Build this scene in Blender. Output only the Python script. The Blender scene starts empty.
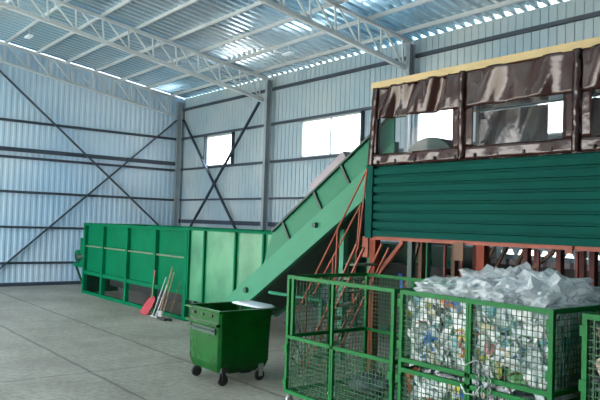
import bpy, bmesh, math, random
from mathutils import Vector, Matrix, noise
random.seed(7)
C = bpy.context.scene.collection
PI = math.pi
# ------------------------------------------------------------------ materials
def mat(name, col, rough=0.6, metal=0.0, var=0.0, scale=3.0, bump=0.0, bscale=40.0, col2=None, spec=0.5, stretch=None, coat=0.0, lo=.3, hi=.7):
    m = bpy.data.materials.new(name); m.use_nodes = True
    nt = m.node_tree; b = nt.nodes['Principled BSDF']
    b.inputs['Base Color'].default_value = (*col, 1); b.inputs['Roughness'].default_value = rough
    b.inputs['Metallic'].default_value = metal; b.inputs['Specular IOR Level'].default_value = spec
    b.inputs['Coat Weight'].default_value = coat
    tc = nt.nodes.new('ShaderNodeTexCoord'); src = tc.outputs['Object']
    if stretch:
        mp = nt.nodes.new('ShaderNodeMapping'); mp.inputs['Scale'].default_value = stretch
        nt.links.new(src, mp.inputs['Vector']); src = mp.outputs['Vector']
    if var or col2:
        c2 = col2 or tuple(max(0, c*(1-var)) for c in col)
        n = nt.nodes.new('ShaderNodeTexNoise'); n.inputs['Scale'].default_value = scale; n.inputs['Detail'].default_value = 6
        r = nt.nodes.new('ShaderNodeValToRGB')
        r.color_ramp.elements[0].position = lo; r.color_ramp.elements[1].position = hi
        r.color_ramp.elements[0].color = (*c2, 1); r.color_ramp.elements[1].color = (*col, 1)
        nt.links.new(src, n.inputs['Vector']); nt.links.new(n.outputs['Fac'], r.inputs['Fac'])
        nt.links.new(r.outputs['Color'], b.inputs['Base Color'])
    if bump:
        n = nt.nodes.new('ShaderNodeTexNoise'); n.inputs['Scale'].default_value = bscale; n.inputs['Detail'].default_value = 4
        bp = nt.nodes.new('ShaderNodeBump'); bp.inputs['Strength'].default_value = bump; bp.inputs['Distance'].default_value = .02
        nt.links.new(src, n.inputs['Vector']); nt.links.new(n.outputs['Fac'], bp.inputs['Height'])
        nt.links.new(bp.outputs['Normal'], b.inputs['Normal'])
    return m

M = {}
M['wall_l'] = mat('left wall sheet', (.55,.67,.77), .42, .1, col2=(.28,.47,.67), scale=.22, stretch=(1,1,.8))  # blue patches put the cool skylight tint into the sheet colour
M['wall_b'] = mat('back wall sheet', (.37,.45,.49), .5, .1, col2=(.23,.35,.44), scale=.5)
M['roof'] = mat('zinc roof sheet', (.80,.90,.97), .2, .72, col2=(.40,.70,.93), scale=.5, stretch=(.5,.25,1))
M['steel'] = mat('galvanised purlin', (.42,.47,.50), .45, .2, var=.15, scale=2)
M['truss'] = mat('grey painted truss', (.52,.57,.60), .5, .1, var=.1, scale=2)
M['girt'] = mat('dark grey girt', (.03,.05,.08), .5, .1, var=.3, scale=2)
M['column'] = mat('blue grey column', (.27,.32,.36), .5, .1, var=.2, scale=2)
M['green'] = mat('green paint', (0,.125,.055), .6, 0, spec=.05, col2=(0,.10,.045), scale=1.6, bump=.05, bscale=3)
M['greensheen'] = mat('green paint with painted sheen', (.045,.22,.11), .33, 0, spec=.3, col2=(.005,.125,.058), scale=.9, bump=.05, bscale=2, lo=.4, hi=.62)  # pale patches paint glossy reflections into the hopper's green
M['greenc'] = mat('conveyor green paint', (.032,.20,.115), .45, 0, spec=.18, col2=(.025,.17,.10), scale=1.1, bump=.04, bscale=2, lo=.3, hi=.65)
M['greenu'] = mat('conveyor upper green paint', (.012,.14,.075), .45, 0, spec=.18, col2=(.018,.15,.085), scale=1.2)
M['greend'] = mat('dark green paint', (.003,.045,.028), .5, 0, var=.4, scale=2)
M['cage'] = mat('cage green paint', (.0,.14,.028), .5, 0, spec=.2, var=.25, scale=5)
M['mesh'] = mat('cage mesh wire', (.0,.10,.03), .5, 0, var=.3, scale=8)
M['binp'] = mat('bin green plastic', (.001,.085,.008), .2, 0, spec=.3, col2=(.002,.05,.007), scale=3, bump=.2, bscale=4)
M['siding'] = mat('dark green siding', (.0,.062,.050), .7, .0, spec=.08, var=.18, scale=1.2)
M['sidingt'] = mat('green corner trim', (.006,.075,.06), .42, .0, var=.15, scale=3)
M['orange'] = mat('orange primer', (.30,.06,.027), .6, 0, var=.35, scale=4)
M['postshade'] = mat('shade darkened orange post paint', (.22,.042,.02), .65, 0, var=.35, scale=3, spec=.2)  # orange of the posts darkened, shade under the cabin put into the colour
M['oxide'] = mat('red oxide primer', (.14,.014,.009), .6, 0, var=.4, scale=4)
M['brown'] = mat('brown primer', (.12,.05,.02), .6, 0, var=.4, scale=4)
M['tarp'] = mat('brown vinyl tarp', (.034,.012,.010), .15, 0, var=.25, scale=2, bump=.3, bscale=7, spec=.45, coat=.0)
M['wood'] = mat('pale planed timber', (.50,.39,.20), .6, 0, var=.2, scale=3, stretch=(1,8,8))
M['dusty'] = mat('dusty green ledge', (.10,.15,.10), .8)
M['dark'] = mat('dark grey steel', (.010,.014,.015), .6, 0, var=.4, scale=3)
M['belt'] = mat('black belt rubber', (.012,.014,.014), .6)
M['rubber'] = mat('black wheel rubber', (.015,.015,.016), .6)
M['chrome'] = mat('worn zinc hardware', (.45,.47,.48), .35, .8)
M['cover'] = mat('lilac grey sheet metal', (.20,.175,.205), .4, .2, var=.15, scale=5)
M['lidw'] = mat('pale blue plastic', (.62,.70,.78), .4, 0)
M['red'] = mat('red plastic', (.36,.03,.045), .4, 0, var=.2, scale=10)
M['handw'] = mat('wooden broom handle', (.27,.18,.11), .6, 0, var=.3, scale=10)
M['handg'] = mat('bare metal handle', (.30,.34,.35), .4, .3)
M['frame_w'] = mat('window frame grey', (.35,.40,.44), .5)
M['blue'] = mat('blue film', (.03,.13,.55), .4, 0, var=.3, scale=8)
M['card'] = mat('brown cardboard', (.33,.22,.10), .8, 0, var=.3, scale=8)
M['bwaste'] = mat('grey blue sack', (.07,.10,.12), .6, 0, var=.5, scale=7)
M['ground'] = mat('outdoor gravel yard', (.42,.38,.31), .9, 0, var=.3, scale=.3)

def concrete():
    m = bpy.data.materials.new('concrete floor'); m.use_nodes = True; nt = m.node_tree; N = nt.nodes; L = nt.links
    b = N['Principled BSDF']; tc = N.new('ShaderNodeTexCoord')
    n1 = N.new('ShaderNodeTexNoise'); n1.inputs['Scale'].default_value = .55; n1.inputs['Detail'].default_value = 8; n1.inputs['Roughness'].default_value = .65
    n2 = N.new('ShaderNodeTexNoise'); n2.inputs['Scale'].default_value = 9; n2.inputs['Detail'].default_value = 8; n2.inputs['Roughness'].default_value = .7
    r1 = N.new('ShaderNodeValToRGB'); e = r1.color_ramp.elements
    e[0].position = .3; e[0].color = (.25,.23,.195,1); e[1].position = .7; e[1].color = (.46,.45,.40,1)
    r2 = N.new('ShaderNodeValToRGB'); e = r2.color_ramp.elements
    e[0].position = .3; e[0].color = (.62,.61,.59,1); e[1].position = .62; e[1].color = (1.05,1.05,1.05,1)
    mx = N.new('ShaderNodeMixRGB'); mx.blend_type = 'MULTIPLY'; mx.inputs[0].default_value = 1
    L.new(tc.outputs['Object'], n1.inputs['Vector']); L.new(tc.outputs['Object'], n2.inputs['Vector'])
    L.new(n1.outputs['Fac'], r1.inputs['Fac']); L.new(n2.outputs['Fac'], r2.inputs['Fac'])
    L.new(r1.outputs['Color'], mx.inputs[1]); L.new(r2.outputs['Color'], mx.inputs[2])
    # expansion joints, wobbling a little
    sep = N.new('ShaderNodeSeparateXYZ'); nw = N.new('ShaderNodeTexNoise'); nw.inputs['Scale'].default_value = 1.4
    L.new(tc.outputs['Object'], sep.inputs[0]); L.new(tc.outputs['Object'], nw.inputs['Vector'])
    last = mx.outputs['Color']
    def line(out, at, w):
        nonlocal last
        a = N.new('ShaderNodeMath'); a.operation = 'SUBTRACT'; L.new(out, a.inputs[0]); a.inputs[1].default_value = at
        wv = N.new('ShaderNodeMath'); wv.operation = 'MULTIPLY_ADD'; L.new(nw.outputs['Fac'], wv.inputs[0]); wv.inputs[1].default_value = .09; L.new(a.outputs[0], wv.inputs[2])
        ab = N.new('ShaderNodeMath'); ab.operation = 'ABSOLUTE'; L.new(wv.outputs[0], ab.inputs[0])
        rp = N.new('ShaderNodeMapRange'); rp.inputs['From Min'].default_value = w*.3; rp.inputs['From Max'].default_value = w*2.2
        rp.inputs['To Min'].default_value = .42; rp.inputs['To Max'].default_value = 1; L.new(ab.outputs[0], rp.inputs['Value'])
        q = N.new('ShaderNodeMixRGB'); q.blend_type = 'MULTIPLY'; q.inputs[0].default_value = 1
        L.new(last, q.inputs[1]); L.new(rp.outputs[0], q.inputs[2]); last = q.outputs['Color']
    for y in (4.43, 6.23, .3): line(sep.outputs['Y'], y, .022)
    for x in (-10.98, -4.9): line(sep.outputs['X'], x, .013)
    L.new(last, b.inputs['Base Color']); b.inputs['Roughness'].default_value = .55
    bp = N.new('ShaderNodeBump'); bp.inputs['Strength'].default_value = .15; bp.inputs['Distance'].default_value = .01
    L.new(n2.outputs['Fac'], bp.inputs['Height']); L.new(bp.outputs['Normal'], b.inputs['Normal'])
    return m
M['floor'] = concrete()

def film(name, col, fac, rough=.08, bump=.3, bscale=6, tint=(1,1,1)):
    """clear or milky plastic: part see-through, part pale scattering, glossy skin"""
    m = bpy.data.materials.new(name); m.use_nodes = True; nt = m.node_tree; N = nt.nodes; L = nt.links
    b = N['Principled BSDF']; b.inputs['Base Color'].default_value = (*col,1); b.inputs['Roughness'].default_value = rough
    b.inputs['Specular IOR Level'].default_value = .8
    t = N.new('ShaderNodeBsdfTransparent'); t.inputs['Color'].default_value = (*tint,1)
    mx = N.new('ShaderNodeMixShader'); mx.inputs[0].default_value = fac
    out = N['Material Output']; L.new(t.outputs[0], mx.inputs[1]); L.new(b.outputs[0], mx.inputs[2]); L.new(mx.outputs[0], out.inputs['Surface'])
    n = N.new('ShaderNodeTexNoise'); n.inputs['Scale'].default_value = bscale; n.inputs['Detail'].default_value = 4
    tc = N.new('ShaderNodeTexCoord'); L.new(tc.outputs['Object'], n.inputs['Vector'])
    bp = N.new('ShaderNodeBump'); bp.inputs['Strength'].default_value = bump; bp.inputs['Distance'].default_value = .03
    L.new(n.outputs['Fac'], bp.inputs['Height']); L.new(bp.outputs['Normal'], b.inputs['Normal'])
    return m
M['bag'] = film('clear plastic bag', (.72,.80,.84), .50, .09, .6, 12)
M['window_film'] = film('clear window film', (.06,.08,.09), .22, .06, .25, 2.2, (.9,.93,.95))
def pane_mat():
    m = bpy.data.materials.new('frosted window pane'); m.use_nodes = True; nt = m.node_tree; N = nt.nodes; L = nt.links
    b = N['Principled BSDF']; b.inputs['Base Color'].default_value = (.9,.93,.95,1); b.inputs['Roughness'].default_value = .25
    t = N.new('ShaderNodeBsdfTransparent'); tl = N.new('ShaderNodeBsdfTranslucent'); tl.inputs['Color'].default_value = (.95,.97,1,1)
    m1 = N.new('ShaderNodeMixShader'); m1.inputs[0].default_value = .3; m2 = N.new('ShaderNodeMixShader'); m2.inputs[0].default_value = .12
    L.new(t.outputs[0], m1.inputs[1]); L.new(tl.outputs[0], m1.inputs[2]); L.new(m1.outputs[0], m2.inputs[1]); L.new(b.outputs[0], m2.inputs[2])
    L.new(m2.outputs[0], N['Material Output'].inputs['Surface'])
    return m
M['pane'] = pane_mat()
# waste palette
WP = [('white film scrap',(.82,.86,.88)),('clear film scrap',(.58,.68,.72)),('grey film scrap',(.38,.46,.48)),('teal film scrap',(.16,.40,.46)),
      ('blue scrap',(.04,.14,.45)),('yellow scrap',(.55,.50,.07)),('orange scrap',(.60,.17,.06)),('dark scrap',(.03,.04,.05)),('green scrap',(.08,.28,.08)),('cream scrap',(.60,.55,.40)),('pink scrap',(.62,.28,.30))]
WM = [mat(n, c, .28, 0, var=.3, scale=9, bump=.6, bscale=18) for n, c in WP]

# ------------------------------------------------------------------ mesh helpers
class MB:
    def __init__(s): s.v = []; s.f = []; s.mi = []
    def add(s, vs, fs, mi=0):
        o = len(s.v); s.v += [tuple(v) for v in vs]; s.f += [tuple(i+o for i in f) for f in fs]; s.mi += [mi]*len(fs); return s
    def box(s, x0, x1, y0, y1, z0, z1, mi=0):
        vs = [(x,y,z) for x in (x0,x1) for y in (y0,y1) for z in (z0,z1)]
        return s.add(vs, [(0,1,3,2),(4,6,7,5),(0,4,5,1),(2,3,7,6),(0,2,6,4),(1,5,7,3)], mi)
    def bar(s, a, b, w, h=None, up=(0,0,1), mi=0):
        a = Vector(a); b = Vector(b); h = h or w; d = (b-a).normalized(); up = Vector(up)
        if abs(d.dot(up)) > .98: up = Vector((0,1,0))
        r = d.cross(up).normalized(); u = r.cross(d)
        vs = [p + r*sx*w/2 + u*sz*h/2 for p in (a,b) for sx, sz in ((-1,-1),(1,-1),(1,1),(-1,1))]
        return s.add(vs, [(3,2,1,0),(4,5,6,7),(0,1,5,4),(1,2,6,5),(2,3,7,6),(3,0,4,7)], mi)
    def tube(s, pts, r, n=8, mi=0, cap=True):
        pts = [Vector(p) for p in pts]; rr = r if isinstance(r, (list,tuple)) else [r]*len(pts); vs = []; fs = []
        for i, p in enumerate(pts):
            d = (pts[min(i+1,len(pts)-1)] - pts[max(i-1,0)]).normalized()
            u = Vector((0,0,1)) if abs(d.z) < .9 else Vector((0,1,0)); a = d.cross(u).normalized(); b = a.cross(d)
            vs += [p + (a*math.cos(2*PI*k/n) + b*math.sin(2*PI*k/n))*rr[i] for k in range(n)]
        for i in range(len(pts)-1):
            for k in range(n): fs.append((i*n+k, i*n+(k+1)%n, (i+1)*n+(k+1)%n, (i+1)*n+k))
        if cap: fs += [tuple(range(n-1,-1,-1)), tuple((len(pts)-1)*n+k for k in range(n))]
        return s.add(vs, fs, mi)
    def prism_y(s, poly, y0, y1, mi=0):           # polygon in XZ extruded along Y
        n = len(poly); vs = [(x,y0,z) for x,z in poly] + [(x,y1,z) for x,z in poly]
        return s.add(vs, [tuple(range(n)), tuple(range(2*n-1,n-1,-1))] + [((i+1)%n, i, n+i, n+(i+1)%n) for i in range(n)], mi)
    def prism_x(s, poly, x0, x1, mi=0):           # polygon in YZ extruded along X
        n = len(poly); vs = [(x0,y,z) for y,z in poly] + [(x1,y,z) for y,z in poly]
        return s.add(vs, [tuple(range(n)), tuple(range(2*n-1,n-1,-1))] + [((i+1)%n, i, n+i, n+(i+1)%n) for i in range(n)], mi)
    def build(s, name, m, parent=None, smooth=False, bevel=0, loc=None):
        me = bpy.data.meshes.new(name); me.from_pydata(s.v, [], s.f)
        for x in (m if isinstance(m, (list,tuple)) else [m]): me.materials.append(x)
        me.polygons.foreach_set('material_index', s.mi)
        bm = bmesh.new(); bm.from_mesh(me); bmesh.ops.recalc_face_normals(bm, faces=bm.faces); bm.to_mesh(me); bm.free()
        if smooth: me.polygons.foreach_set('use_smooth', [True]*len(me.polygons))
        o = bpy.data.objects.new(name, me); C.objects.link(o)
        if loc: o.location = loc
        if parent: o.parent = parent; o.matrix_parent_inverse = Matrix.Translation(-parent.location) if not parent.parent else parent.matrix_parent_inverse.copy()
        if bevel:
            b = o.modifiers.new('bevel','BEVEL'); b.width = bevel; b.segments = 2; b.limit_method = 'ANGLE'
        return o
def tag(o, label=None, cat=None, group=None, kind=None):
    for k, v in (('label',label),('category',cat),('group',group),('kind',kind)):
        if v: o[k] = v
    return o
def thing(name, label, cat, loc=(0,0,0), group=None):
    o = bpy.data.objects.new(name, None); o.empty_display_size = .3; C.objects.link(o); o.location = loc
    return tag(o, label, cat, group)
def inv(parent): return Matrix.Translation(-Vector(parent.location))
def copy_tree(o, parent=None):
    c = o.copy(); C.objects.link(c)
    if parent: c.parent = parent; c.matrix_parent_inverse = o.matrix_parent_inverse.copy()
    for ch in list(o.children): copy_tree(ch, c)
    return c

# ------------------------------------------------------------------ dimensions (metres; X along the back wall, Y into the hall, Z up)
LX, BY, RX, FY = -25.65, 13.81, 4.5, -7.8
EAVE, SL, RY = 7.80, .140, 3.0
def roofz(y): return EAVE + SL*((BY-y) if y > RY else (y-FY))
RIDGE = roofz(RY+.001)

# ------------------------------------------------------------------ setting
f = MB().box(LX-.4, RX, FY, BY+.3, -.25, 0).build('floor', M['floor']); f['kind'] = 'structure'
g = MB()
for a in ((-90, 90, -95, FY),(-90, 90, BY+.3, 90),(-90, LX-.4, FY, BY+.3),(RX, 90, FY, BY+.3)): g.box(a[0],a[1],a[2],a[3],-.35,-.05)
g = g.build('ground', M['ground']); g['kind'] = 'structure'

# back wall: flat ribbed sheets with window openings
SLOT = (-9.6,-5.4,2.05,2.16)      # scalloped light slot low in the back wall
WIN = [(-23.57,-21.62,4.80,6.00), (-17.40,-14.52,4.80,6.02), (-12.35,-10.85,4.80,6.02), (-8.75,-5.9,4.80,6.02), (-2.9,0.1,4.80,6.02)]
def ribbed_panel(mb, x0, x1, z0, z1, y, period=.215, groove=.022, depth=.018):
    """sheet facing -Y with narrow vertical grooves"""
    k0 = math.ceil((x0-LX)/period); xs = [x0]; ys = [0]
    k = k0
    while LX + k*period < x1 - groove:
        c = LX + k*period
        if c > x0 + groove: xs += [c-groove/2, c-groove*.25, c+groove*.25, c+groove/2]; ys += [0, depth, depth, 0]
        k += 1
    xs.append(x1); ys.append(0)
    vs = []; n = len(xs)
    for z in (z0, z1): vs += [(xs[i], y+ys[i], z) for i in range(n)]
    mb.add(vs, [(i, i+1, n+i+1, n+i) for i in range(n-1)])
    mb.box(x0, x1, y+.03, y+.09, z0, z1)
wb = MB(); cur = LX - .05; ZT = EAVE + .005
for x0, x1, z0, z1 in WIN:
    if SLOT[0] > cur and SLOT[0] < x0: pass
    ribbed_panel(wb, cur, x0, 0 if cur < -12 else 2.3, ZT, BY); ribbed_panel(wb, x0, x1, 0 if x0 < -12.3 else 2.3, z0, BY); ribbed_panel(wb, x0, x1, z1, ZT, BY); cur = x1
ribbed_panel(wb, cur, RX, 2.3, ZT, BY)
ribbed_panel(wb, WIN[2][0], RX, 0, SLOT[2], BY); ribbed_panel(wb, WIN[2][0], SLOT[0], SLOT[2], 2.3, BY); ribbed_panel(wb, SLOT[1], RX, SLOT[2], 2.3, BY); ribbed_panel(wb, SLOT[0], SLOT[1], SLOT[3], 2.3, BY)
x = SLOT[0]
while x < SLOT[1]-.1:
    wb.prism_y([(x,SLOT[3]+.01),(x+.04,SLOT[2]+.02),(x+.10,SLOT[2]-.01),(x+.17,SLOT[2]+.02),(x+.21,SLOT[3]+.01)], BY+.02, BY+.05); x += .30
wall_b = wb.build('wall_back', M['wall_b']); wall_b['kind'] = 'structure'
for z, h in ((.12,.14),(1.15,.1),(2.56,.19),(3.46,.085),(4.75,.10),(6.08,.095),(7.32,.11)):
    MB().box(LX+.02, RX, BY-.11, BY-.004, z-h*.4, z+h*.4).build('wall_girt', M['girt'], wall_b)
for i, (x0, x1, z0, z1) in enumerate(WIN):
    fr = MB(); t = .045
    for a in ((x0,x1,z0,z0+t),(x0,x1,z1-t,z1),(x0,x0+t,z0,z1),(x1-t,x1,z0,z1)): fr.box(a[0],a[1],BY-.03,BY+.07,a[2],a[3])
    if x1-x0 > 2.2: fr.box((x0+x1)/2-.035,(x0+x1)/2+.035,BY-.01,BY+.05,z0,z1)
    w = fr.build('window_%d' % (i+1), M['frame_w']); w['kind'] = 'structure'
    MB().box(x0+t, x1-t, BY+.035, BY+.045, z0+t, z1-t).build('pane', M['pane'], w)
    jm = MB()
    for xx in ((x1+.06,) if i else (x0-.04,x1+.06)): jm.box(xx-.035, xx+.035, BY-.12, BY-.004, 4.8, 6.03)
    jm.build('window_jamb', M['girt'], w)
# left wall: trapezoid corrugated sheet facing +X
def corr_pts(a, b, period, depth):
    out = []; k = 0; x = a
    while x < b:
        out += [(x,0),(x+period*.35,0),(x+period*.5,depth),(x+period*.85,depth)]; x += period
    return [p for p in out if p[0] <= b] + [(b, 0)]
cp = corr_pts(FY, BY+.02, .21, .012); vs = []; n = len(cp)
DY0, DY1, DZ = -6.2, 0.4, 4.4            # open gateway near the front of the left wall
for y, d in cp: vs.append((LX-.005-d, y, DZ if DY0 < y < DY1 else 0))
for y, d in cp: vs.append((LX-.005-d, y, roofz(y)+.03))
wl = MB().add(vs, [(i,i+1,n+i+1,n+i) for i in range(n-1)])
wl.prism_x([(FY,0),(DY0,0),(DY0,DZ),(DY1,DZ),(DY1,0),(BY,0),(BY,EAVE-.02),(RY,RIDGE-.02),(FY,EAVE-.02)], LX-.12, LX-.06)
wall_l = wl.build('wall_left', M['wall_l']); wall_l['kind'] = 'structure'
for z, h in ((.06,.13),(.84,.08),(2.15,.08),(3.44,.09),(4.70,.09),(4.98,.15),(6.03,.09)):
    MB().box(LX, LX+.11, FY if z > 4.5 else DY1, BY-.14, z-h/2, z+h/2).build('wall_girt', M['girt'], wall_l)
# right and front walls (behind the camera): the front stays open along its left half
m = MB().prism_x([(FY,0),(BY,0),(BY,EAVE-.02),(RY,RIDGE-.02),(FY,EAVE-.02)], RX+.02, RX+.10).build('wall_right', M['wall_b']); m['kind'] = 'structure'
m = MB().box(-4.0,RX,FY-.1,FY-.02,0,EAVE-.02).box(LX,-4.0,FY-.1,FY-.02,6.0,EAVE-.02).build('wall_front', M['wall_b']); m['kind'] = 'structure'
# roof: trapezoid sheets, ribs running down the slope; the eave gaps let daylight in
cp = corr_pts(LX-.12, RX+.2, .30, .075); n = len(cp); vs = []
for y, z in ((BY+.20, EAVE-SL*.20), (RY, RIDGE), (FY-.5, EAVE-SL*.5)):
    vs += [(x, y, z+.10-d) for x, d in cp]
rf = MB().add(vs, [(k*n+i, k*n+i+1, (k+1)*n+i+1, (k+1)*n+i) for k in range(2) for i in range(n-1)])
ceil = rf.build('ceiling', M['roof']); ceil['kind'] = 'structure'
y = 13.16
while y > FY+.3:
    z = roofz(y)-.005
    MB().box(LX+.01, RX, y-.03, y+.03, z-.07, z+.03).build('purlin', M['steel'], ceil); y -= 1.118

# ------------------------------------------------------------------ steel frame
def column(x, label, w=.13, top=None):
    t = thing('steel_column', label, 'column', (x, BY-.27, 0), 'steel columns along the back wall')
    m = MB(); zt = top or EAVE-.18; y0, y1 = BY-.36, BY-.14
    m.box(x-w/2, x+w/2, y0, y0+.02, 0, zt); m.box(x-w/2, x+w/2, y1-.02, y1, 0, zt); m.box(x-.01, x+.01, y0+.02, y1-.02, 0, zt)
    m.build('shaft', M['column'], t)
    MB().box(x-.2, x+.2, y0-.08, BY-.14, 0, .025).build('base_plate', M['girt'], t)
    MB().box(x-w/2-.01, x+w/2+.01, y0-.02, y0-.002, 6.80, 6.98).build('gusset_plate', M['column'], t)
    return t
column(LX+.14, 'dark steel column in the corner where the two walls meet', .08)
column(-19.06, 'steel column between the two uncovered white windows on the back wall')
column(-12.43, 'steel column whose top shows just above the left end of the brown tarp')
def truss(x, label, seed=0, yend=13.62, w=.11):
    t = thing('roof_truss', label, 'truss', (x, yend, 6.9), 'roof trusses spanning the hall')
    top = lambda y: roofz(y)-.11
    bot = lambda y: 6.91 + .156*((13.8-y) if y > RY else (y-FY))
    ye = FY+.3
    MB().bar((x,yend,top(yend)),(x,RY,top(RY+.01)),w,.08).bar((x,RY,top(RY+.01)),(x,ye,top(ye)),w,.10).build('top_chord', M['truss'], t)
    MB().bar((x,yend,bot(yend)),(x,RY,bot(RY+.01)),w,w).bar((x,RY,bot(RY+.01)),(x,ye,bot(ye)),w,w).build('bottom_chord', M['truss'], t)
    y = yend - .25
    while y > ye+1:
        yb = y - .10 if y > RY else y + .1
        MB().bar((x,y,bot(y)),(x,y-.07,top(y-.07)),.04,.04).build('vertical_strut', M['truss'], t)
        MB().bar((x,y,bot(y)),(x,y-.76,top(y-.76)),.04,.04).build('diagonal_strut', M['truss'], t)
        y -= .82
    return t
truss(LX+.22, 'lattice roof truss flat against the top of the left wall', yend=13.25, w=.07)
truss(-19.32, 'lattice roof truss nearest the left wall truss, landing between the white windows')
truss(-12.52, 'lattice roof truss ending on the column right above the brown tarp')
# wall braces, one bar each
def brace(a, b, label, grp, off, w=.10):
    o = MB().bar(a, b, .05, w, up=off).build('diagonal_brace', M['girt']); tag(o, label, 'brace', grp)
XL = LX+.16
brace((XL,13.4,6.82),(XL,5.93,-.0+.04),'diagonal brace on left wall running from the corner top down to the lower left','cross braces on the walls',(1,0,0))
XL2 = LX+.22
brace((XL2,13.45,1.75),(XL2,3.9,10.3-.6),'diagonal brace on left wall falling from the roof towards the green container','cross braces on the walls',(1,0,0))
brace((-25.3,BY-.19,6.85),(-20.2,BY-.19,1.55),'diagonal brace on back wall falling right from the corner column top','cross braces on the walls',(0,1,0))
brace((-19.62,BY-.25,6.9),(-25.0,BY-.25,1.6),'diagonal brace on back wall rising right to the middle column top','cross braces on the walls',(0,1,0))

# ------------------------------------------------------------------ green receiving container
Yc, Yb = 8.55, 11.0
ct = thing('sorting_container', 'long dark green ribbed steel container with open base frame, brooms leaning on it', 'container', (-19,9.7,0))
m = MB()
X0, X1 = -22.62, -15.42
m.box(X0, X1, Yc+.11, Yc+.14, .72, 2.33); m.box(X0, X1, Yb-.14, Yb-.11, .72, 2.33); m.box(X0, X0+.03, Yc+.11, Yb-.11, .72, 2.33)
m.box(X0, X1, Yc+.11, Yb-.11, .70, .73)
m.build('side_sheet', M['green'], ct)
for k, x in enumerate((-22.62,-21.04,-19.18,-17.30,-15.50)):
    for yy in (Yc, Yb-.13):
        MB().box(x-.07, x+.07, yy, yy+.12, 0, 2.34).build('upright', M['green'], ct)
MB().box(X0-.07, X1+.02, Yc-.01, Yc+.13, 2.31, 2.40).box(X0-.07, X1+.02, Yb-.13, Yb+.01, 2.31, 2.40).box(X0-.07,X0+.07,Yc+.13,Yb-.13,2.31,2.40).build('top_rail', M['green'], ct, bevel=.008)
MB().box(X0-.05, X1+.05, Yc+.01, Yc+.11, .0, .10).box(X0-.05, X1+.05, Yb-.11, Yb-.01, 0, .10).build('floor_rail', M['green'], ct)
ux = (-22.62,-21.04,-19.18,-17.30,-15.50)
for i in range(4):
    MB().box(ux[i]+.07, ux[i+1]-.07, Yc+.03, Yc+.11, 1.60, 1.64).build('shelf_rib', M['dusty'], ct)['label'] = 'dusty grey rib ledge'
    MB().box(ux[i]+.07, ux[i+1]-.07, Yc+.02, Yc+.11, .66, .78).build('sill_beam', M['green'], ct)
MB().box(X0+.2, X1, Yc+.9, Yc+1.3, .25, .7).build('conveyor_bed', M['dark'], ct)
# smooth hopper section
hp = thing('hopper', 'smooth green steel hopper with painted pale sheen between the ribbed container and the inclined conveyor', 'hopper', (-13.5,9.7,0))
m = MB(); HX1 = -11.62
poly = [(X1+.03,.56),(-12.9,.60),(-12.9,1.0),(HX1,1.78),(HX1,2.37),(X1+.03,2.37)]
m.prism_y(poly, Yc+.01, Yc+.04); m.prism_y(poly, Yb-.04, Yb-.01)
m.prism_y([(X1+.03,.56),(-12.9,.60),(-12.9,.63),(X1+.03,.59)], Yc+.04, Yb-.04)
m.build('side_sheet', M['greensheen'], hp)
for x, zb in ((-15.28,.57),(-14.5,.58),(-13.09,.6),(-11.97,1.58)):
    for yy in (Yc-.05, Yb): MB().box(x-.03, x+.03, yy, yy+.05, zb, 2.36).build('rib', M['green'], hp)
for y_ in (Yc-.03, Yb-.05): MB().box(X1+.03,HX1,y_,y_+.08,2.35,2.40).build('top_rail', M['green'], hp)
for x in (-15.2,):
    for yy in (Yc+.1,Yb-.2): MB().box(x-.05,x+.05,yy,yy+.1,0,.58).build('leg', M['greend'], hp)
# drive unit at the container's far end
du = thing('drive_unit', 'small green conveyor drive unit at the far left end of the long container', 'motor', (-23.4,9.3,0))
MB().box(-23.5,-22.75,8.75,8.85,.95,1.85).box(-23.5,-22.75,9.9,10.0,.95,1.85).box(-24.1,-22.78,8.75,10,.82,.96).build('bracket', M['green'], du)
MB().tube([(-23.95,8.8,1.2),(-23.95,9.75,1.2)],.2,16).build('motor_housing', M['green'], du, True)
MB().tube([(-23.35,8.6,1.2),(-23.35,10.1,1.2)],.11,12).build('roller', M['greend'], du, True)
MB().bar((-24.0,8.8,.85),(-23.0,8.8,.02),.06).bar((-24.0,9.9,.85),(-23.0,9.9,.02),.06).box(-23.0,-22.85,8.75,9.95,0,.9).build('support_leg', M['greend'], du)

# ------------------------------------------------------------------ inclined conveyor
cv = thing('inclined_conveyor', 'green inclined belt conveyor climbing from the hopper into the raised cabin', 'conveyor', (-12.5,9.0,0))
s = .622
top = lambda x: 2.41+s*(x+11.58); mid = lambda x: 2.545+s*(x+10.46); bot = lambda x: 1.70+s*(x+10.91)
ya, yb = 8.47, 9.75; XE = -8.1; XS = -13.35
for sgn, yy in ((0,ya),(1,yb)):
    xe = -8.1 if not sgn else -8.6
    y0 = yy if not sgn else yy-.03
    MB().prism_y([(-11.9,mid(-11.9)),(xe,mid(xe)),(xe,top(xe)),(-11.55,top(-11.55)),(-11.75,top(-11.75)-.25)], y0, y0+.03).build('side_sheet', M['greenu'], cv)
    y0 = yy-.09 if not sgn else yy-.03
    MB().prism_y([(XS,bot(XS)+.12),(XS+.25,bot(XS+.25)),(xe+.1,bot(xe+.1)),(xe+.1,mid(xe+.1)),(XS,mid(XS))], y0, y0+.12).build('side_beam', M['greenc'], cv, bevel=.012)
    yr = yy-.05 if not sgn else yy
    MB().bar((-11.55,yr+.02,top(-11.55)),(xe,yr+.02,top(xe)),.07,.04).build('top_flange', M['greend'], cv)
    for x in (-11.20,-10.21,-9.43,-8.62):
        MB().bar((x,yr+.025,top(x)),(x+.27,yr+.025,mid(x+.27)),.05,.05,up=(0,1,0)).build('stiffener', M['greend'], cv)
MB().tube([(-10.03,ya-.16,bot(-10.03)+.34),(-10.03,ya-.08,bot(-10.03)+.34)],.055,10).build('axle_boss', M['greend'], cv)
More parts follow.
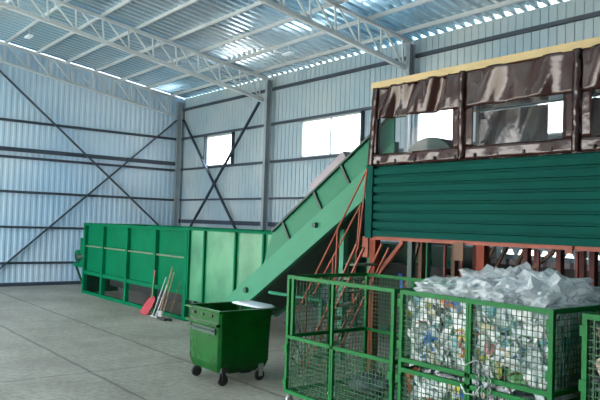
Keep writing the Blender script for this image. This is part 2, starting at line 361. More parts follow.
MB().tube([(-12.35,ya-.16,bot(-12.35)+.3),(-12.35,ya-.08,bot(-12.35)+.3)],.06,10).build('axle_boss', M['greend'], cv)
MB().prism_y([(XS+.1,bot(XS+.1)+.2),(XE,bot(XE)+.2),(XE,bot(XE)+.3),(XS+.1,bot(XS+.1)+.3)], ya+.05, yb-.05).build('belt', M['belt'], cv)
MB().prism_y([(XS+.3,bot(XS+.3)+.02),(XE,bot(XE)+.02),(XE,bot(XE)+.05),(XS+.3,bot(XS+.3)+.05)], ya+.04, yb-.04).build('underside_sheet', M['greend'], cv)
d = Vector((1,0,s)).normalized(); nrm = Vector((-d.z,0,d.x)); a = Vector((-10.30,0,top(-10.30))); b = Vector((-9.3,0,top(-9.3)))
q = [a+nrm*.03, b+nrm*.03, b+nrm*.22, a+nrm*.22]
MB().prism_y([(p.x,p.z) for p in q], ya+.0, yb+.02).build('cover_box', M['cover'], cv, bevel=.01)['label'] = 'lilac grey sheet metal cover'
MB().prism_y([(-8.05,2.9),(-6.85,3.0)]+[(-7.45+.6*math.cos(PI*k/14),3.55+.58*math.sin(PI*k/14)) for k in range(15)], 8.62, 9.6).build('head_housing', M['greend'], cv, bevel=.01)
# little motor bolted at the top of the drop
for x, yy in ((-9.62,8.75),(-9.62,9.5),(-12.7,8.7)):
    MB().box(x-.06,x+.06,yy-.06,yy+.06,0,bot(x)+.02).build('leg', M['greenc'], cv)
pp = MB().tube([(-11.32,8.25,1.16),(-9.62,8.25,1.17)],.035,10).tube([(-9.66,8.25,1.17),(-9.66,8.25,0)],.035,8).build('pipe_rail', M['greenc'], None, True)
tag(pp, 'pale green horizontal pipe rail below the inclined conveyor', 'railing')

# ------------------------------------------------------------------ raised cabin
XA, XB, YF, YR = -8.48, -1.2, 8.32, 11.3
cab = thing('sorting_cabin', 'raised sorting cabin with dark green siding standing on orange red steel posts', 'cabin', (-5,9.8,0))
def siding(y, flip, parent):
    m = MB(); n = 8; z0 = 2.43; H = (3.65-z0)/n; pts = []
    for k in range(n):
        z = z0+k*H
        pts += [(-.05,z),(-.05,z+H*.66),(.02,z+H*.74),(.02,z+H*.985)]
    pts.append((-.05,3.65)); sg = -1 if flip else 1
    vs = [(XA,y+sg*d,z) for d,z in pts] + [(XB,y+sg*d,z) for d,z in pts]; k = len(pts)
    m.add(vs, [(i,i+1,k+i+1,k+i) for i in range(k-1)]); m.box(XA,XB,y+sg*.04-.005,y+sg*.04+.005,z0,3.65)
    return m.build('siding', M['siding'], parent)
siding(YF, False, cab); siding(YR, True, cab)
MB().box(XA-.02,XA+.0,YF+.05,ya-.16,2.43,3.7).box(XA-.02,XA,yb+.1,YR,2.43,3.7).box(XB,XB+.02,YF,YR,2.43,3.7).build('end_siding', M['siding'], cab)
MB().box(XA-.05,XA+.11,YF-.08,YF-.055,2.40,3.66).box(XA-.05,XA-.02,YF-.055,YF+.1,2.40,3.66).build('corner_trim', M['siding'], cab)
MB().box(-7.2,XB,YF+.07,YR-.07,2.46,2.5).box(XA,-7.2,yb+.1,YR-.07,2.46,2.5).build('cabin_floor', M['dark'], cab)
for y in (YF+.04, YR-.06): MB().box(XA,XB,y-.05,y+.05,2.37,2.43).build('floor_beam', M['orange'], cab)
for x in (-6.13,-4.02,-1.95): MB().box(x-.04,x+.04,YF+.09,YR-.11,2.36,2.43).build('cross_beam', M['oxide'], cab)  # cross beams in the darker primer, shade put into their colour
for x in (-8.40,-6.13,-4.02,-1.95):
    MB().box(x-.07,x+.07,YF-.01,YF+.12,0,2.37).box(x-.16,x+.16,YF-.08,YF+.2,0,.02).build('post', M['postshade'], cab)
    MB().box(x-.045,x+.045,YR-.10,YR,0,2.33).build('post', M['oxide'], cab)  # rear row coloured darker to stand for the shade back there
for x in (-8.66,-7.87,-6.34,-5.75,-5.2,-3.4): MB().box(x-.042,x+.042,9.86 if x<-7 else 9.8,9.98 if x<-7 else 9.92,0,2.45).build('inner_post', M['brown'] if x < -7 else M['oxide'], cab)
MB().bar((-8.33,YF+.05,1.72),(-7.72,YF+.05,2.36),.07,.07,up=(0,1,0)).build('knee_brace', M['orange'], cab)
MB().box(-8.62,-8.48,YF-.04,YF-.01,2.05,2.42).build('bracket_plate', M['orange'], cab)
MB().box(-6.60,-6.42,YF-.04,YF-.015,2.12,2.40).build('bracket_plate', M['brown'], cab)
MB().box(-4.75,-4.66,YF-.04,YF-.015,2.32,2.44).build('bracket_plate', M['orange'], cab)
MB().box(-8.4,-6.3,11.13-.9,11.21-.9,1.62,1.71).build('rail', M['greend'], cab)
MB().box(-6.2,XB,8.95,9.03,1.73,1.80).build('rail', M['brown'], cab)
for x0, x1, yy in ((-8.2,-7.55,10.7),(-7.9,-7.3,10.7),(-7.5,-6.9,10.7),(-8.6,-8.2,9.3),(-6.1,-5.4,9.1)):
    MB().bar((x0,yy,1.2 if yy>9.2 else 1.75),(x1,yy,2.33),.05,.05,up=(0,1,0)).build('lattice_brace', M['brown'], cab)
for x, yy in ((-7.35,9.0),(-7.15,9.2),(-5.9,9.4),(-5.6,9.0),(-5.1,9.2),(-4.6,9.1)):
    MB().box(x-.02,x+.02,yy-.02,yy+.02,1.66,2.33).build('hanger_rod', M['oxide'], cab)
MB().box(-8.98,-8.86,10.3,10.42,0,2.43).build('inner_post', M['greenc'], cab)
MB().box(-8.2,-8.1,9.0,9.1,0,2.43).build('inner_post', M['sidingt'], cab)
# timber frame on top
for (x0,x1,y0,y1) in ((XA+.0,XB+.05,YF-.07,YF+.02),(XA-.08,XB+.05,YR-.02,YR+.07),(XA-.08,XA+.0,YF+.021,YR-.02)):
    MB().box(x0,x1,y0,y1,5.02,5.135).build('timber_beam', M['wood'] if y0 < 9 else M['dark'], cab, bevel=.006)  # rear timber coloured dark to paint in the dim cabin interior
MB().box(XA+.02,XB,YF+.03,YR-.03,5.03,5.05).build('roof_sheet', M['tarp'], cab)  # unseen roof sheet, added to darken the cabin interior
for x in (XA+.07,-6.50,-4.62,-2.7,XB):
    for yy in (YF+.03,YR-.10): MB().box(x-.035,x+.035,yy,yy+.06,3.68,5.03).build('frame_post', M['dark'], cab)
# tarp sheets: brown vinyl with a clear window each
def sheet(mb, x0, x1, z0, z1, y, amp, fx, ph, sgn=1, sag=0):
    nx = max(2,int((x1-x0)/.035)); nz = max(2,int((z1-z0)/.045)); vs = []
    for j in range(nz+1):
        for i in range(nx+1):
            x = x0+(x1-x0)*i/nx; z = z0+(z1-z0)*j/nz
            w = min(1,(i/nx)*8,(1-i/nx)*8,)
            dd = amp*w*(math.sin((x*1.0-(z-4.4)*.6)*fx+ph)+.5*math.sin((x-(z-4.4)*.3)*fx*2.3+ph*2)) + amp*1.3*w*noise.noise(Vector((x*2.4+ph,z*1.6,ph)))
            zz = z + (sag*math.sin(PI*i/nx) if j in (nz,) else 0)
            vs.append((x, y - sgn*(.03+dd), zz))
    mb.add(vs, [(j*(nx+1)+i, j*(nx+1)+i+1, (j+1)*(nx+1)+i+1, (j+1)*(nx+1)+i) for j in range(nz) for i in range(nx)])
TP = [(XA+.0,-6.53), (-6.44,-4.66), (-4.58,-2.74), (-2.66,XB)]
SLB = ['brown vinyl tarp sheet with a clear window, leftmost on the cabin front', 'brown vinyl tarp sheet with a wide clear window, middle of the cabin front',
       'brown vinyl tarp sheet cut by the right picture edge on the cabin front', 'brown vinyl tarp sheet at the far right end of the cabin front']
for i, (x0, x1) in enumerate(TP):
    t = thing('window_tarp', SLB[i], 'tarp', ((x0+x1)/2, YF-.03, 3.65), 'tarps hung on the cabin front')
    wx0, wx1, wz0, wz1 = x0+.16, x1-.14, 3.86, 4.46
    for nm, a in (('valance',(x0+(.07 if i==0 else 0),x1,wz1,5.03,.05 if i==0 else .03)),('hem',(x0,x1,3.66,wz0,.012)),('side_strip',(x0,wx0,wz0,wz1,.006)),('side_strip',(wx1,x1,wz0,wz1,.006))):
        b = MB(); sheet(b, a[0],a[1],a[2],a[3], YF-.02, a[4], 9 if i==0 else 6, i*1.7+.4)
        o = b.build(nm, M['tarp'], t, True); sm = o.modifiers.new('t','SOLIDIFY'); sm.thickness = .004
    b = MB(); sheet(b, wx0-.02, wx1+.02, wz0-.02, wz1+.02, YF-.0, .010, 4, i+.3)
    b.build('clear_window', M['window_film'], t, True)
    x = x0+.2
    while x < x1: MB().box(x-.014,x+.014,YF-.075,YF-.03,3.69,3.75).build('turn_button', M['dark'], t); x += .42
for i, x in enumerate((-6.485,-4.62,-2.70)):
    b = MB(); k = 40; vs = []
    for j in range(k+1):
        z = 3.66+1.37*j/k; w = .055+.018*noise.noise(Vector((x,z*9,0)))
        vs += [(x-w,YF-.075+.02*noise.noise(Vector((x,z*7,4))),z),(x,YF-.11+.03*noise.noise(Vector((x,z*12,7))),z),(x+w,YF-.075+.02*noise.noise(Vector((x,z*8,9))),z)]
    b.add(vs, [(3*j+c,3*j+c+1,3*j+c+4,3*j+c+3) for j in range(k) for c in (0,1)])
    o = b.build('tarp_seam_strip', M['tarp'], None, True); o.modifiers.new('t','SOLIDIFY').thickness = .006
    tag(o, ['crumpled brown tarp strip between the left and middle tarp sheets','crumpled brown tarp strip at the right side of the wide window','crumpled brown tarp strip near the far right end of the cabin'][i], 'tarp', 'seam strips on the cabin front')
b = MB(); vs = []
for j in range(41):
    z = 3.66+1.37*j/40; w = .05+.014*noise.noise(Vector((3,z*9,0)))
    q = .09*(z-3.66)/1.37; vs += [(XA-.04-w*.4+q,YF+.02,z),(XA-.03+q,YF-.08+.02*noise.noise(Vector((2,z*8,3))),z),(XA+.03+w+q,YF-.07,z)]
b.add(vs, [(3*j+c,3*j+c+1,3*j+c+4,3*j+c+3) for j in range(40) for c in (0,1)])
o = b.build('tarp_seam_strip', M['tarp'], None, True); o.modifiers.new('t','SOLIDIFY').thickness = .006
tag(o, 'crumpled brown tarp strip wrapped round the left corner post of the cabin', 'tarp', 'seam strips on the cabin front')
# rear tarps (seen through the clear windows)
t = thing('rear_tarp', 'dark brown tarp along the far side of the cabin, seen through the clear windows', 'tarp', (-5,YR,3.7))
for x0, x1, zt_ in ((XA+.02,-6.9,5.0),(-6.9,-6.3,4.15),(-6.3,-4.9,5.0),(-4.9,-3.4,4.15),(-3.4,XB,5.0)):
    b = MB(); sheet(b, x0, x1, 3.68, zt_, YR, .015, 7, x0, -1); b.build('tarp_sheet', M['tarp'], t, True)
# ladder-steep stair with orange stringers
st = thing('steel_stair', 'steep steel stair with orange stringers and handrails left of the cabin', 'stairs', (-9.4,7.92,0))
sx = lambda z: -9.45+z/1.63
for yy in (7.62, 8.20):
    MB().bar((sx(0),yy,0),(sx(2.32),yy,2.32),.045,.13,up=(0,1,0)).build('unused', M['orange'], st) if 0 else [MB().bar((sx(0)+dx,yy,0.0),(sx(2.3)+dx-.02,yy,2.3-dx*.3),.03,.035,up=(0,1,0)).build('stringer', M['orange'], st) for dx in (0,.17)]
    hr = [(-9.32,yy,.62),(-9.56,yy,1.04),(-7.87,yy,3.53)] if yy < 8 else [(-9.85,yy,1.25),(-8.60,yy,2.98)]
    MB().tube(hr, .016, 8).build('handrail', M['orange'], st)
    for x, zt, x2 in (((-9.32,1.38,-9.32),(-8.57,2.50,-8.55),(-8.03,3.53,-7.87)) if yy < 8 else ((-9.3,2.0,-9.3),(-8.75,2.95,-8.62))):
        zb = max(0,(x+9.45)*1.63-.1); MB().tube([(x,yy,zb),(x2,yy,zt)],.016,8).build('rail_post', M['orange'], st)
for k in range(8):
    z = .24+k*.245; x = sx(z)
    MB().box(x-.10,x+.14,7.64,8.18,z-.02,z+.015).build('tread', M['dusty'], st)

# ------------------------------------------------------------------ machinery in the dark under cabin and conveyor
pr = thing('baling_press', 'dark green ribbed baling press standing in shade behind the stair', 'press', (-10,12,0))
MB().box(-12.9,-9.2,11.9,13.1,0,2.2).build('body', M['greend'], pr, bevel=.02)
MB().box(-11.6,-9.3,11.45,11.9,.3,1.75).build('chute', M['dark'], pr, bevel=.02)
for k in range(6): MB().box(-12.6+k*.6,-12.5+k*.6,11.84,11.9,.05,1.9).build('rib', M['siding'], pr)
sc_ = thing('sheet_screen', 'dark steel screen wall with a corrugated top strip, behind the cabin posts', 'screen', (-5,12.9,0))
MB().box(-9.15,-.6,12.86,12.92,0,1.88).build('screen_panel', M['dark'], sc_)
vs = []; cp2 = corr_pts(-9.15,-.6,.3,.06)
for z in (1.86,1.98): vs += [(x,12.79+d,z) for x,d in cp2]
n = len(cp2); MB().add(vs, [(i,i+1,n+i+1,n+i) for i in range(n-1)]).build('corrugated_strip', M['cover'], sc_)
for x in (-9.0,-7.2,-5.2,-3.0,-.7): MB().box(x-.05,x+.05,12.92,13.02,0,1.9).build('post', M['dark'], sc_)
# blue ties hanging from the hanger rods
for i, (x, yy, tl) in enumerate(((-8.05,8.7,.28),(-6.0,9.08,.26),(-5.45,9.0,.34),(-4.95,9.08,.38),(-4.55,9.08,.42),(-4.1,9.08,.4))):
    b = MB(); vs = []
    for j in range(9):
        z = 1.80-tl*j/8*1.15; w = .035+.018*math.sin(j*1.3+i)
        vs += [(x-w+.012*j,yy-.05+.01*math.sin(j),z),(x+w+.012*j,yy-.05+.015*math.cos(j*2),z)]
    b.add(vs, [(2*j,2*j+1,2*j+3,2*j+2) for j in range(8)])
    o = b.build('film_strip', M['blue'], None, True); o.modifiers.new('t','SOLIDIFY').thickness = .005
    tag(o, ['blue film strip hanging left of all others, near the pale green conveyor leg','blue film strip hanging just right of the orange front post above the bags','blue film strip hanging above the tallest clear bag','blue film strip hanging right of the tallest clear bag','blue film strip hanging over the right part of the filled cage','blue film strip hanging near the right picture edge'][i], 'strip', 'blue film strips under the cabin')

# ------------------------------------------------------------------ wheeled waste bin
bn = thing('waste_bin', 'green four wheeled plastic waste bin with open top on the bare floor', 'bin', (-9.5,6.25,0))
def loft(rings, name, m, parent, smooth=False, bevel=.0):
    b = MB(); vs = []; k = len(rings[0])
    for r in rings: vs += r
    fs = [(i*k+j, i*k+(j+1)%k, (i+1)*k+(j+1)%k, (i+1)*k+j) for i in range(len(rings)-1) for j in range(k)]
    fs += [tuple(range(k)), tuple(len(vs)-k+j for j in range(k))]
    return b.add(vs, fs).build(name, m, parent, smooth, bevel)
def rect(x0,x1,y0,y1,z,c=.05):
    return [(x0+c,y0,z),(x1-c,y0,z),(x1,y0+c,z),(x1,y1-c,z),(x1-c,y1,z),(x0+c,y1,z),(x0,y1-c,z),(x0,y0+c,z)]
bx0,bx1,by0,by1 = -10.05,-9.02,5.63,6.70
rings = [rect(bx0+.14,bx1-.10,by0+.12,by1-.14,.20),rect(bx0+.08,bx1-.06,by0+.06,by1-.10,.20),rect(bx0+.04,bx1-.025,by0+.02,by1-.05,.33),rect(bx0+.03,bx1-.015,by0+.01,by1-.04,.84),rect(bx0,bx1,by0,by1-.02,1.16),
         rect(bx0+.04,bx1-.04,by0+.04,by1-.06,1.16),rect(bx0+.08,bx1-.07,by0+.07,by1-.1,.7),rect(bx0+.16,bx1-.12,by0+.14,by1-.18,.34)]
loft(rings, 'body', M['binp'], bn, bevel=.012)
rm = MB()
for a in ((bx0-.04,bx1+.04,by0-.04,by0+.03),(bx0-.04,bx1+.04,by1-.05,by1+.03),(bx0-.04,bx0+.03,by0+.03,by1-.05),(bx1-.03,bx1+.04,by0+.03,by1-.05)): rm.box(a[0],a[1],a[2],a[3],1.15,1.19)
rm.build('rim', M['binp'], bn, bevel=.01)
MB().box(bx0+.02,bx1-.02,by0-.05,by0+.03,.93,.98).build('lift_rib', M['binp'], bn, bevel=.01)
MB().box(bx0+.18,bx1-.12,by0-.012,by0+.03,.80,.90).build('handle_recess', M['greend'], bn)
MB().tube([(bx0+.12,by0-.05,.86),(bx1-.12,by0-.05,.86)],.012,8).build('handle', M['greend'], bn)
for x in (-9.83,-9.55,-9.27): MB().box(x-.05,x+.04,by0-.015,by0+.02,1.07,1.11).build('slot', M['dark'], bn)
MB().box(-9.75,-9.3,6.0,6.6,.12,.28).box(bx0+.35,bx1-.35,by1-.4,by1-.2,.08,.26).build('underframe', M['greend'], bn)
for i, (x, yy) in enumerate(((-9.90,5.76),(-9.08,5.76),(-9.84,6.5),(-9.10,6.48))):
    w = MB().tube([(x-.022,yy,.092),(x+.022,yy,.092)],.092,20).build('wheel', M['rubber'], bn, bevel=.008)
    MB().tube([(x-.027,yy,.092),(x+.027,yy,.092)],.045,12).build('hub', M['chrome'], w)
    MB().box(x-.045,x-.03,yy-.035,yy+.035,.08,.22).box(x+.03,x+.045,yy-.035,yy+.035,.08,.22).box(x-.05,x+.05,yy-.05,yy+.05,.21,.285).build('fork', M['dark'] if i<2 else M['chrome'], bn)
# pale lid piece lying over the rim
b = MB(); ring = []
for j in range(20):
    a = 2*PI*j/20; ring.append((-9.46+.47*math.copysign(abs(math.cos(a))**.55,math.cos(a)), 6.56+.22*math.copysign(abs(math.sin(a))**.6,math.sin(a))))
vs = [(x,y,1.195) for x,y in ring]+[(x,y,1.21) for x,y in ring]+[(-9.46+(x+9.46)*.8,6.56+(y-6.56)*.75,1.23+.01*math.sin(i)) for i,(x,y) in enumerate(ring)]
b.add(vs, [(k*20+j,k*20+(j+1)%20,(k+1)*20+(j+1)%20,(k+1)*20+j) for k in (0,1) for j in range(20)]+[tuple(range(20)),tuple(range(40,60))])
tag(b.build('plastic_sack', M['lidw'], None, True), 'folded pale blue white sack lying on the back rim of the green bin', 'sack')

# ------------------------------------------------------------------ cleaning tools leaning on the container frame
tl = thing('dustpan', 'long handled red dustpan leaning at the container frame', 'dustpan', (-17.0,8.3,0))
pr_ = []
MB().prism_x([(8.12,0),(8.40,0.02),(8.44,.34),(8.42,.34)],-17.27,-16.83).build('scoop_side', M['red'], tl) if 0 else None
b = MB(); prof = [(-.19,.0,0),(-.24,.05,.03),(-.25,.17,.24),(-.20,.26,.38),(-.09,.31,.46),(.0,.32,.48),(.09,.31,.46),(.20,.26,.38),(.25,.17,.24),(.24,.05,.03),(.19,0,0)]
vs = [(-17.0+x,8.12+y,.01+z) for x,y,z in prof]+[(-17.0+x*.9,8.16+y,.0+max(0.0,z-.03)) for x,y,z in prof]
n = len(prof); b.add(vs, [(i,i+1,n+i+1,n+i) for i in range(n-1)]+[(n-1,0,n,2*n-1),tuple(range(n)),tuple(range(n,2*n))])
b.build('scoop', M['red'], tl)
MB().tube([(-17.0,8.40,.42),(-17.04,8.47,1.05)],.015,8).build('handle', M['handw'], tl)
MB().tube([(-17.04,8.47,1.03),(-17.05,8.485,1.19)],.028,8).build('grip', M['red'], tl)
def tool(name, label, cat, x0, y0, x1, z1, hw, hm, headm, hh=.05, headx=0, r=.014):
    t = thing(name, label, cat, (x0,y0,0), 'cleaning tools leaning on the container')
    MB().tube([(x0,y0,hh),(x1,8.50,z1)], r, 8).build('handle', hm, t)
    MB().box(x0-hw+headx, x0+hw+headx, y0-.035, y0+.035, 0, hh).build('head', headm, t, bevel=.006)
    return t
tool('floor_scraper','thin pale metal handled scraper right beside the red dustpan','scraper',-16.52,8.20,-16.42,1.05,.09,M['handg'],M['handg'],.03)
tool('floor_squeegee','second thin pale metal handled scraper, next to the wooden handled shovel','scraper',-16.34,8.20,-16.2,1.06,.10,M['handg'],M['handg'],.03)
t = tool('shovel','tall wooden handled shovel, highest of the leaning tools','shovel',-15.98,8.16,-16.08,1.36,.10,M['handw'],M['chrome'],.22,0,.018)
tool('push_broom','wooden handled push broom with wide dark brush','broom',-15.80,8.10,-15.98,1.22,.22,M['handw'],M['dark'],.07)
tool('mop','thin handled broom rightmost of the tools, beside the last container upright','broom',-15.62,8.22,-15.60,1.0,.10,M['brown'],M['dark'],.06,0,.012)

# ------------------------------------------------------------------ mesh cages
def grid_panel(mb, axis, c, a0, a1, z0, z1, p=.062, r=.0038):
    """welded wire grid in the plane axis=c"""
    na = max(1,round((a1-a0)/p)); nz = max(1,round((z1-z0)/p))
    for i in range(1,na):
        a = a0+(a1-a0)*i/na
        if axis == 'y': mb.box(a-r,a+r,c-r,c+r,z0,z1)
        else: mb.box(c-r,c+r,a-r,a+r,z0,z1)
    for j in range(1,nz):
        z = z0+(z1-z0)*j/nz
        if axis == 'y': mb.box(a0,a1,c-r,c+r,z-r,z+r)
        else: mb.box(c-r,c+r,a0,a1,z-r,z+r)
def cage(label, x0, x1, y0, y1, zt, front_upper=True, double=True, midx=None, gate=False):
    t = thing('mesh_cage', label, 'cage', ((x0+x1)/2,(y0+y1)/2,0), 'green wire mesh cages on castors')
    w = .05; zb = .15; mz = .93 if double else .985; mz2 = 1.05
    for x in (x0,x1-w):
        for y in (y0,y1-w): MB().box(x,x+w,y,y+w,zb,zt).build('corner_post', M['cage'], t)
    mx = midx or (x0+x1)/2
    MB().box(mx-.035,mx-.004,y0,y0+.04,zb+.05,zt-.05 if front_upper else mz).box(mx+.004,mx+.035,y0,y0+.04,zb+.05,zt-.05 if front_upper else mz).build('gate_stile', M['cage'], t)
    def ring(z, nm, h=.05, front=True):
        b = MB()
        if front: b.box(x0+w,x1-w,y0,y0+.04,z-h,z)
        b.box(x0+w,x1-w,y1-.04,y1,z-h,z); b.box(x0,x0+.04,y0+w,y1-w,z-h,z); b.box(x1-.04,x1,y0+w,y1-w,z-h,z)
        b.build(nm, M['cage'], t)
    ring(zt,'top_rail'); ring(zb+.05,'bottom_rail'); ring(mz,'middle_rail')
    if double: ring(mz2,'middle_rail')
    my = (y0+y1)/2
    for x in (x0, x1-.04): MB().box(x,x+.04,my-.02,my+.02,zb+.05,zt-.05).build('side_stile', M['cage'], t)
    MB().box(mx-.02,mx+.02,y1-.04,y1,zb+.05,zt-.05).build('back_stile', M['cage'], t)
    lo, up = (zb+.05, mz-.05), ((mz2 if double else mz), zt-.05)
    for nm, ax, c, a0, a1, tiers in (('front_mesh','y',y0+.02,x0+w,x1-w,(lo,up) if front_upper else (lo,)),('back_mesh','y',y1-.02,x0+w,x1-w,(lo,up)),
                                     ('side_mesh','x',x0+.02,y0+w,y1-w,(lo,up)),('side_mesh','x',x1-.02,y0+w,y1-w,(lo,up))):
        b = MB()
        for z0, z1 in tiers: grid_panel(b, ax, c, a0, a1, z0, z1)
        b.build(nm, M['mesh'], t)
    b = MB()
    k = 0; x = x0+.1
    while x < x1-.05: b.box(x-.006,x+.006,y0+.04,y1-.04,zb+.01,zb+.022); x += .1
    y = y0+.1
    while y < y1-.05: b.box(x0+.04,x1-.04,y-.006,y+.006,zb+.022,zb+.034); y += .1
    b.build('floor_grid', M['mesh'], t)
    for x in (x0,x1-w):                                   # hinges on the front corners
        for z in (.3,.8,1.2,1.7): 
            if z < .9 or front_upper: MB().box(x-.012,x+w+.012,y0-.02,y0,z-.05,z+.05).build('hinge', M['cage'], t)
    for x in (x0+.06,x1-.06):
        for y in (y0+.06,y1-.06):
            MB().tube([(x-.015,y,.055),(x+.015,y,.055)],.055,14).box(x-.03,x-.02,y-.02,y+.02,.05,.15).box(x+.02,x+.03,y-.02,y+.02,.05,.15).build('castor', M['chrome'], t)
    return t
c1 = cage('nearly empty green mesh cage with its upper front open, left of the filled cage', -7.80,-5.66,6.0,7.62,1.85, front_upper=False, double=False, midx=-6.79)
MB().box(-7.68,-7.63,5.99,6.03,1.0,1.80).build('gate_stile', M['cage'], c1)
MB().box(-6.82,-6.78,6.0,6.04,.985,1.80).build('gate_stile', M['cage'], c1)
c2 = cage('green mesh cage filled with colourful plastic waste and topped with clear bags', -5.57,-3.56,6.0,7.64,1.85, midx=-4.56)
c3 = cage('green mesh cage at the right picture edge with cardboard on top', -3.24,-1.2,5.95,7.6,1.86)

# waste filling: uncountable scraps, one object each
def scraps(name, x0,x1,y0,y1,z0,z1, count, seed, weights, front=True):
    rnd = random.Random(seed); b = MB()
    for i in range(count):
        u = rnd.random()
        x = rnd.uniform(x0,x1); y = rnd.uniform(y0,y1); z = rnd.uniform(z0,z1)
        if front and u < .62: y = y0+rnd.uniform(0,.10)
        elif u < .80: z = z1-rnd.uniform(0,.1)
        elif u < .93: x = x1-rnd.uniform(0,.08)
        s = rnd.uniform(.07,.16) if seed == 5 else rnd.uniform(.07,.18); hue = noise.noise(Vector((x*2.2,y*2,z*3+seed)))
        mi = rnd.choices(range(len(WM)), weights)[0]
        if hue > .30 and z < 1.5 and rnd.random() < .3: mi = rnd.choice((4,5,6,10,8))
        ax = Vector((rnd.uniform(-1,1),rnd.uniform(-1,1),rnd.uniform(-1,1))).normalized()
        R = Matrix.Rotation(rnd.uniform(0,6.28),3,ax); n = 4; vs = []
        for q in range(n):
            for p in range(n):
                v = Vector(((q/(n-1)-.5)*2*s*rnd.uniform(.8,1.2),(p/(n-1)-.5)*1.3*s,rnd.uniform(-.22,.22)*s)); v = R@v
                w = Vector((x,y,z))+v
                vs.append((min(max(w.x,x0-.02),x1+.02),min(max(w.y,y0-.02),y1+.02),w.z))
        b.add(vs, [(q*n+p,q*n+p+1,(q+1)*n+p+1,(q+1)*n+p) for q in range(n-1) for p in range(n-1)], mi)
    return b.build(name, WM, None, True)
W = [54,26,8,4,2,2,1,1,1,5,1]
o = scraps('plastic_waste', -5.48,-3.66,6.09,7.54,1.08,1.72, 380, 3, W); 
tag(o,'loose coloured plastic film and packaging filling the upper tier of the bag topped cage','plastic waste',kind='stuff')
o = scraps('plastic_waste', -5.48,-3.66,6.09,7.54,.24,.86, 450, 5, [44,24,12,4,2,2,1,4,1,6,1])
tag(o,'loose plastic packaging filling the lower tier of the bag topped cage','plastic waste',kind='stuff')
def core(x0,x1,y0,y1,z0,z1,o):
    bm = bmesh.new(); bmesh.ops.create_cube(bm, size=1); bmesh.ops.subdivide_edges(bm, edges=bm.edges[:], cuts=26, use_grid_fill=True)
    for v in bm.verts:
        p = Vector((x0+(v.co.x+.5)*(x1-x0), y0+(v.co.y+.5)*(y1-y0), z0+(v.co.z+.5)*(z1-z0)))
        d = noise.noise_vector(p*9)*.05+noise.noise_vector(p*3)*.05; v.co = p+Vector((d.x,d.y,d.z))
    bm2 = bmesh.new(); bm2.from_mesh(o.data); tmp = bpy.data.meshes.new('tmp'); bm.to_mesh(tmp)
    rr = random.Random(4)
    for p in tmp.polygons:
        q = noise.noise(Vector(p.center)*4.5); p.material_index = 0 if q > .12 else (1 if q > -.22 else (2 if q > -.34 else 3)); p.use_smooth = True
        if noise.noise(Vector(p.center)*5+Vector((9,3,1))) > (.46 if p.center.z > 1.35 or p.center.x < -4.6 else .26): p.material_index = rr.choice((9,6,5,10,4,8))
    bm2.from_mesh(tmp); bm2.to_mesh(o.data); bm.free(); bm2.free(); bpy.data.meshes.remove(tmp)
core(-5.45,-3.69,6.12,7.5,1.05,1.78, bpy.data.objects['plastic_waste']); core(-5.45,-3.69,6.12,7.5,.24,.90, bpy.data.objects['plastic_waste.001'])
o = scraps('cardboard_waste', -3.14,-1.3,6.05,7.5,.2,1.84, 900, 9, [2,2,6,1,1,2,1,14,3,10,0])
tag(o,'dark and brown waste filling the cage at the right edge','waste',kind='stuff')
# crumpled bags heaped on top
def bag(cx,cy,cz,rx,ry,rz,seed,label,m,peaks=0, grp='clear plastic bags heaped on the filled cage', name='plastic_bag', sub=4, cr=.34):
    bm = bmesh.new(); bmesh.ops.create_icosphere(bm, subdivisions=sub, radius=1)
    for v in bm.verts:
        p = v.co.copy(); q = p*1.4+Vector((seed*3.1,seed,0))
        d = 1 + cr*noise.noise(q) + .20*(abs(noise.noise(p*3.3+Vector((seed,0,9))))*2-.5) + .10*(abs(noise.noise(p*7+Vector((0,seed,3))))*2-.4)
        if peaks and p.z > .3: d += peaks*max(0,noise.noise(p*2.6+Vector((seed,5,1))))
        p = p*d; z = max(p.z, -.75)
        v.co = Vector((p.x*rx,p.y*ry,z*rz))
    me = bpy.data.meshes.new(name); bm.to_mesh(me); bm.free(); me.materials.append(m)
    o = bpy.data.objects.new(name, me); C.objects.link(o); o.location = (cx,cy,cz)
    me.polygons.foreach_set('use_smooth',[name != 'plastic_bag']*len(me.polygons))
    return tag(o, label, 'bag', grp)
BG = [(-5.25,6.45,1.93,.30,.34,.20,'clear plastic bag at the left front corner of the heap'),
      (-5.20,7.15,1.98,.34,.34,.26,'clear plastic bag at the left back of the heap'),
      (-4.75,6.5,1.96,.32,.36,.24,'clear plastic bag in front, below the orange post'),
      (-4.85,7.25,1.98,.30,.30,.30,'tall clear plastic bag just left of the orange post'),
      (-4.35,6.5,1.95,.30,.34,.24,'clear plastic bag right of the heap front middle'),
      (-4.35,7.15,2.0,.30,.32,.26,'clear plastic bag at the back of the heap right of the orange post'),
      (-3.98,6.62,1.97,.30,.36,.30,'large peaked clear plastic bag with a knotted tip, rightmost tall one'),
      (-3.80,7.15,1.93,.20,.30,.18,'low clear plastic bag at the right back corner of the heap')]
for i, a in enumerate(BG): bag(a[0],a[1],a[2]-.07,a[3]*1.05,a[4],a[5]*.72, i+1.3, a[6], M['bag'], peaks=1.1 if i in (3,6) else .6)
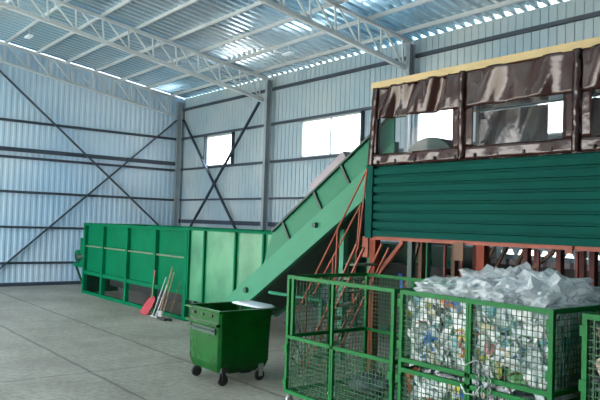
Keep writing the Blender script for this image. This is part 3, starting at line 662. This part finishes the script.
# few items in the left cage
bag(-7.05,7.0,.30,.34,.30,.15,11,'grey blue crumpled sack lying in the left part of the nearly empty cage',M['bwaste'],grp='sacks inside the nearly empty cage',name='waste_sack',sub=3)
bag(-6.25,7.05,.30,.30,.28,.14,12,'grey blue crumpled sack lying in the right part of the nearly empty cage',M['bwaste'],grp='sacks inside the nearly empty cage',name='waste_sack',sub=3)
for i,(x,y,lb) in enumerate(((-7.15,6.35,'small white scrap on the cage floor, left one'),(-6.5,6.3,'small white scrap on the cage floor below the gate stiles'),(-6.15,6.25,'small white scrap on the cage floor, right one'))):
    bag(x,y,.225,.07,.05,.045,20+i,lb,M['lidw'],grp='white scraps on the cage floor',name='paper_scrap',sub=2)
# chain with padlock hooks on the filled cage
ch = thing('gate_chain', 'zinc chain and hooks hanging on the gate of the filled cage', 'chain', (-4.4,5.95,1.0))
for i in range(3):
    b = MB(); x = -4.40+i*.075; z = 1.20-.02*i
    for k in range(8):
        a = [(x+.014*math.cos(t_)*(1 if k%2 else .3), 5.965+.014*math.cos(t_)*(.3 if k%2 else 1), z-k*.045+.03*math.sin(t_)) for t_ in [2*PI*j/8 for j in range(9)]]
        b.tube(a,.005,5,cap=False)
    b.build('chain', M['chrome'], ch)
MB().tube([(-4.62,5.97,1.20),(-4.55,5.955,1.14),(-4.47,5.955,1.19),(-4.40,5.96,1.22)],.008,6).build('hook', M['chrome'], ch)
MB().tube([(-4.62,5.97,.92),(-4.55,5.955,.84),(-4.42,5.955,.85),(-4.36,5.96,.95)],.007,6).build('hook', M['chrome'], ch)
# cable bundle behind the bin
b = MB()
for k in range(4):
    pts = []
    for j in range(12):
        u = j/11; pts.append((-9.95+.5*u+.1*math.sin(5*u+k),7.62+.10*k+.08*math.sin(7*u+k*2),.015+max(0,.75*(1-u*1.6))))
    b.tube(pts,.014,6)
tag(b.build('power_cable', M['rubber'], None, True),'dark power cables hanging and coiled on the floor behind the green bin','cable')

# two small lamps under the roof
def lamp(x,y,z,label):
    t = thing('ceiling_lamp', label, 'lamp', (x,y,z), 'small lamps under the roof')
    MB().box(x-.22,x+.22,y-.08,y+.08,z-.06,z).build('housing', M['lidw'], t, bevel=.01)
    MB().tube([(x,y,z),(x,y,roofz(y)-.06)],.012,6).build('hanger', M['steel'], t)
lamp(-16.0,12.05,7.75,'small white lamp under the roof sheets right of the middle column')
lamp(-22.75,6.45,8.5,'small white lamp near the top left of the left wall truss')

# ------------------------------------------------------------------ light
w = bpy.data.worlds.new('sky'); bpy.context.scene.world = w; w.use_nodes = True
nt = w.node_tree; bg = nt.nodes['Background']
tc = nt.nodes.new('ShaderNodeTexCoord'); sp = nt.nodes.new('ShaderNodeSeparateXYZ'); rp = nt.nodes.new('ShaderNodeValToRGB')
nt.links.new(tc.outputs['Generated'], sp.inputs[0]); nt.links.new(sp.outputs['Z'], rp.inputs['Fac']); nt.links.new(rp.outputs['Color'], bg.inputs['Color'])
e = rp.color_ramp.elements; e[0].position = 0; e[0].color = (1,.96,.90,1); e[1].position = .6; e[1].color = (.72,.86,1,1)
bg.inputs['Strength'].default_value = 1.6
sun = bpy.data.objects.new('sun', bpy.data.lights.new('sun','SUN')); C.objects.link(sun)
sun.data.energy = 6.0; sun.data.angle = math.radians(2); sun.data.color = (1,.93,.8)
sun.rotation_euler = Vector((.45,.38,-1)).to_track_quat('-Z','Y').to_euler()

# ------------------------------------------------------------------ camera
cam = bpy.data.objects.new('camera', bpy.data.cameras.new('camera')); C.objects.link(cam); bpy.context.scene.camera = cam
yaw, pitch, roll = math.radians(-51.5747), math.radians(2.0532), math.radians(1.8688)
fw = Vector((math.sin(yaw)*math.cos(pitch), math.cos(yaw)*math.cos(pitch), math.sin(pitch)))
r0 = Vector((math.cos(yaw), -math.sin(yaw), 0)); u0 = r0.cross(fw)
r = r0*math.cos(roll)+u0*math.sin(roll); u = -r0*math.sin(roll)+u0*math.cos(roll)
mm = Matrix((r, u, -fw)).transposed().to_4x4(); mm.translation = Vector((0,0,2.6)); cam.matrix_world = mm
cam.data.sensor_width = 36; cam.data.lens = 669.62*36/600; cam.data.clip_end = 300
vs_ = bpy.context.scene.view_settings; vs_.view_transform = 'Standard'; vs_.look = 'None'; vs_.gamma = 1; vs_.use_curve_mapping = False
vs_.exposure = 3.0
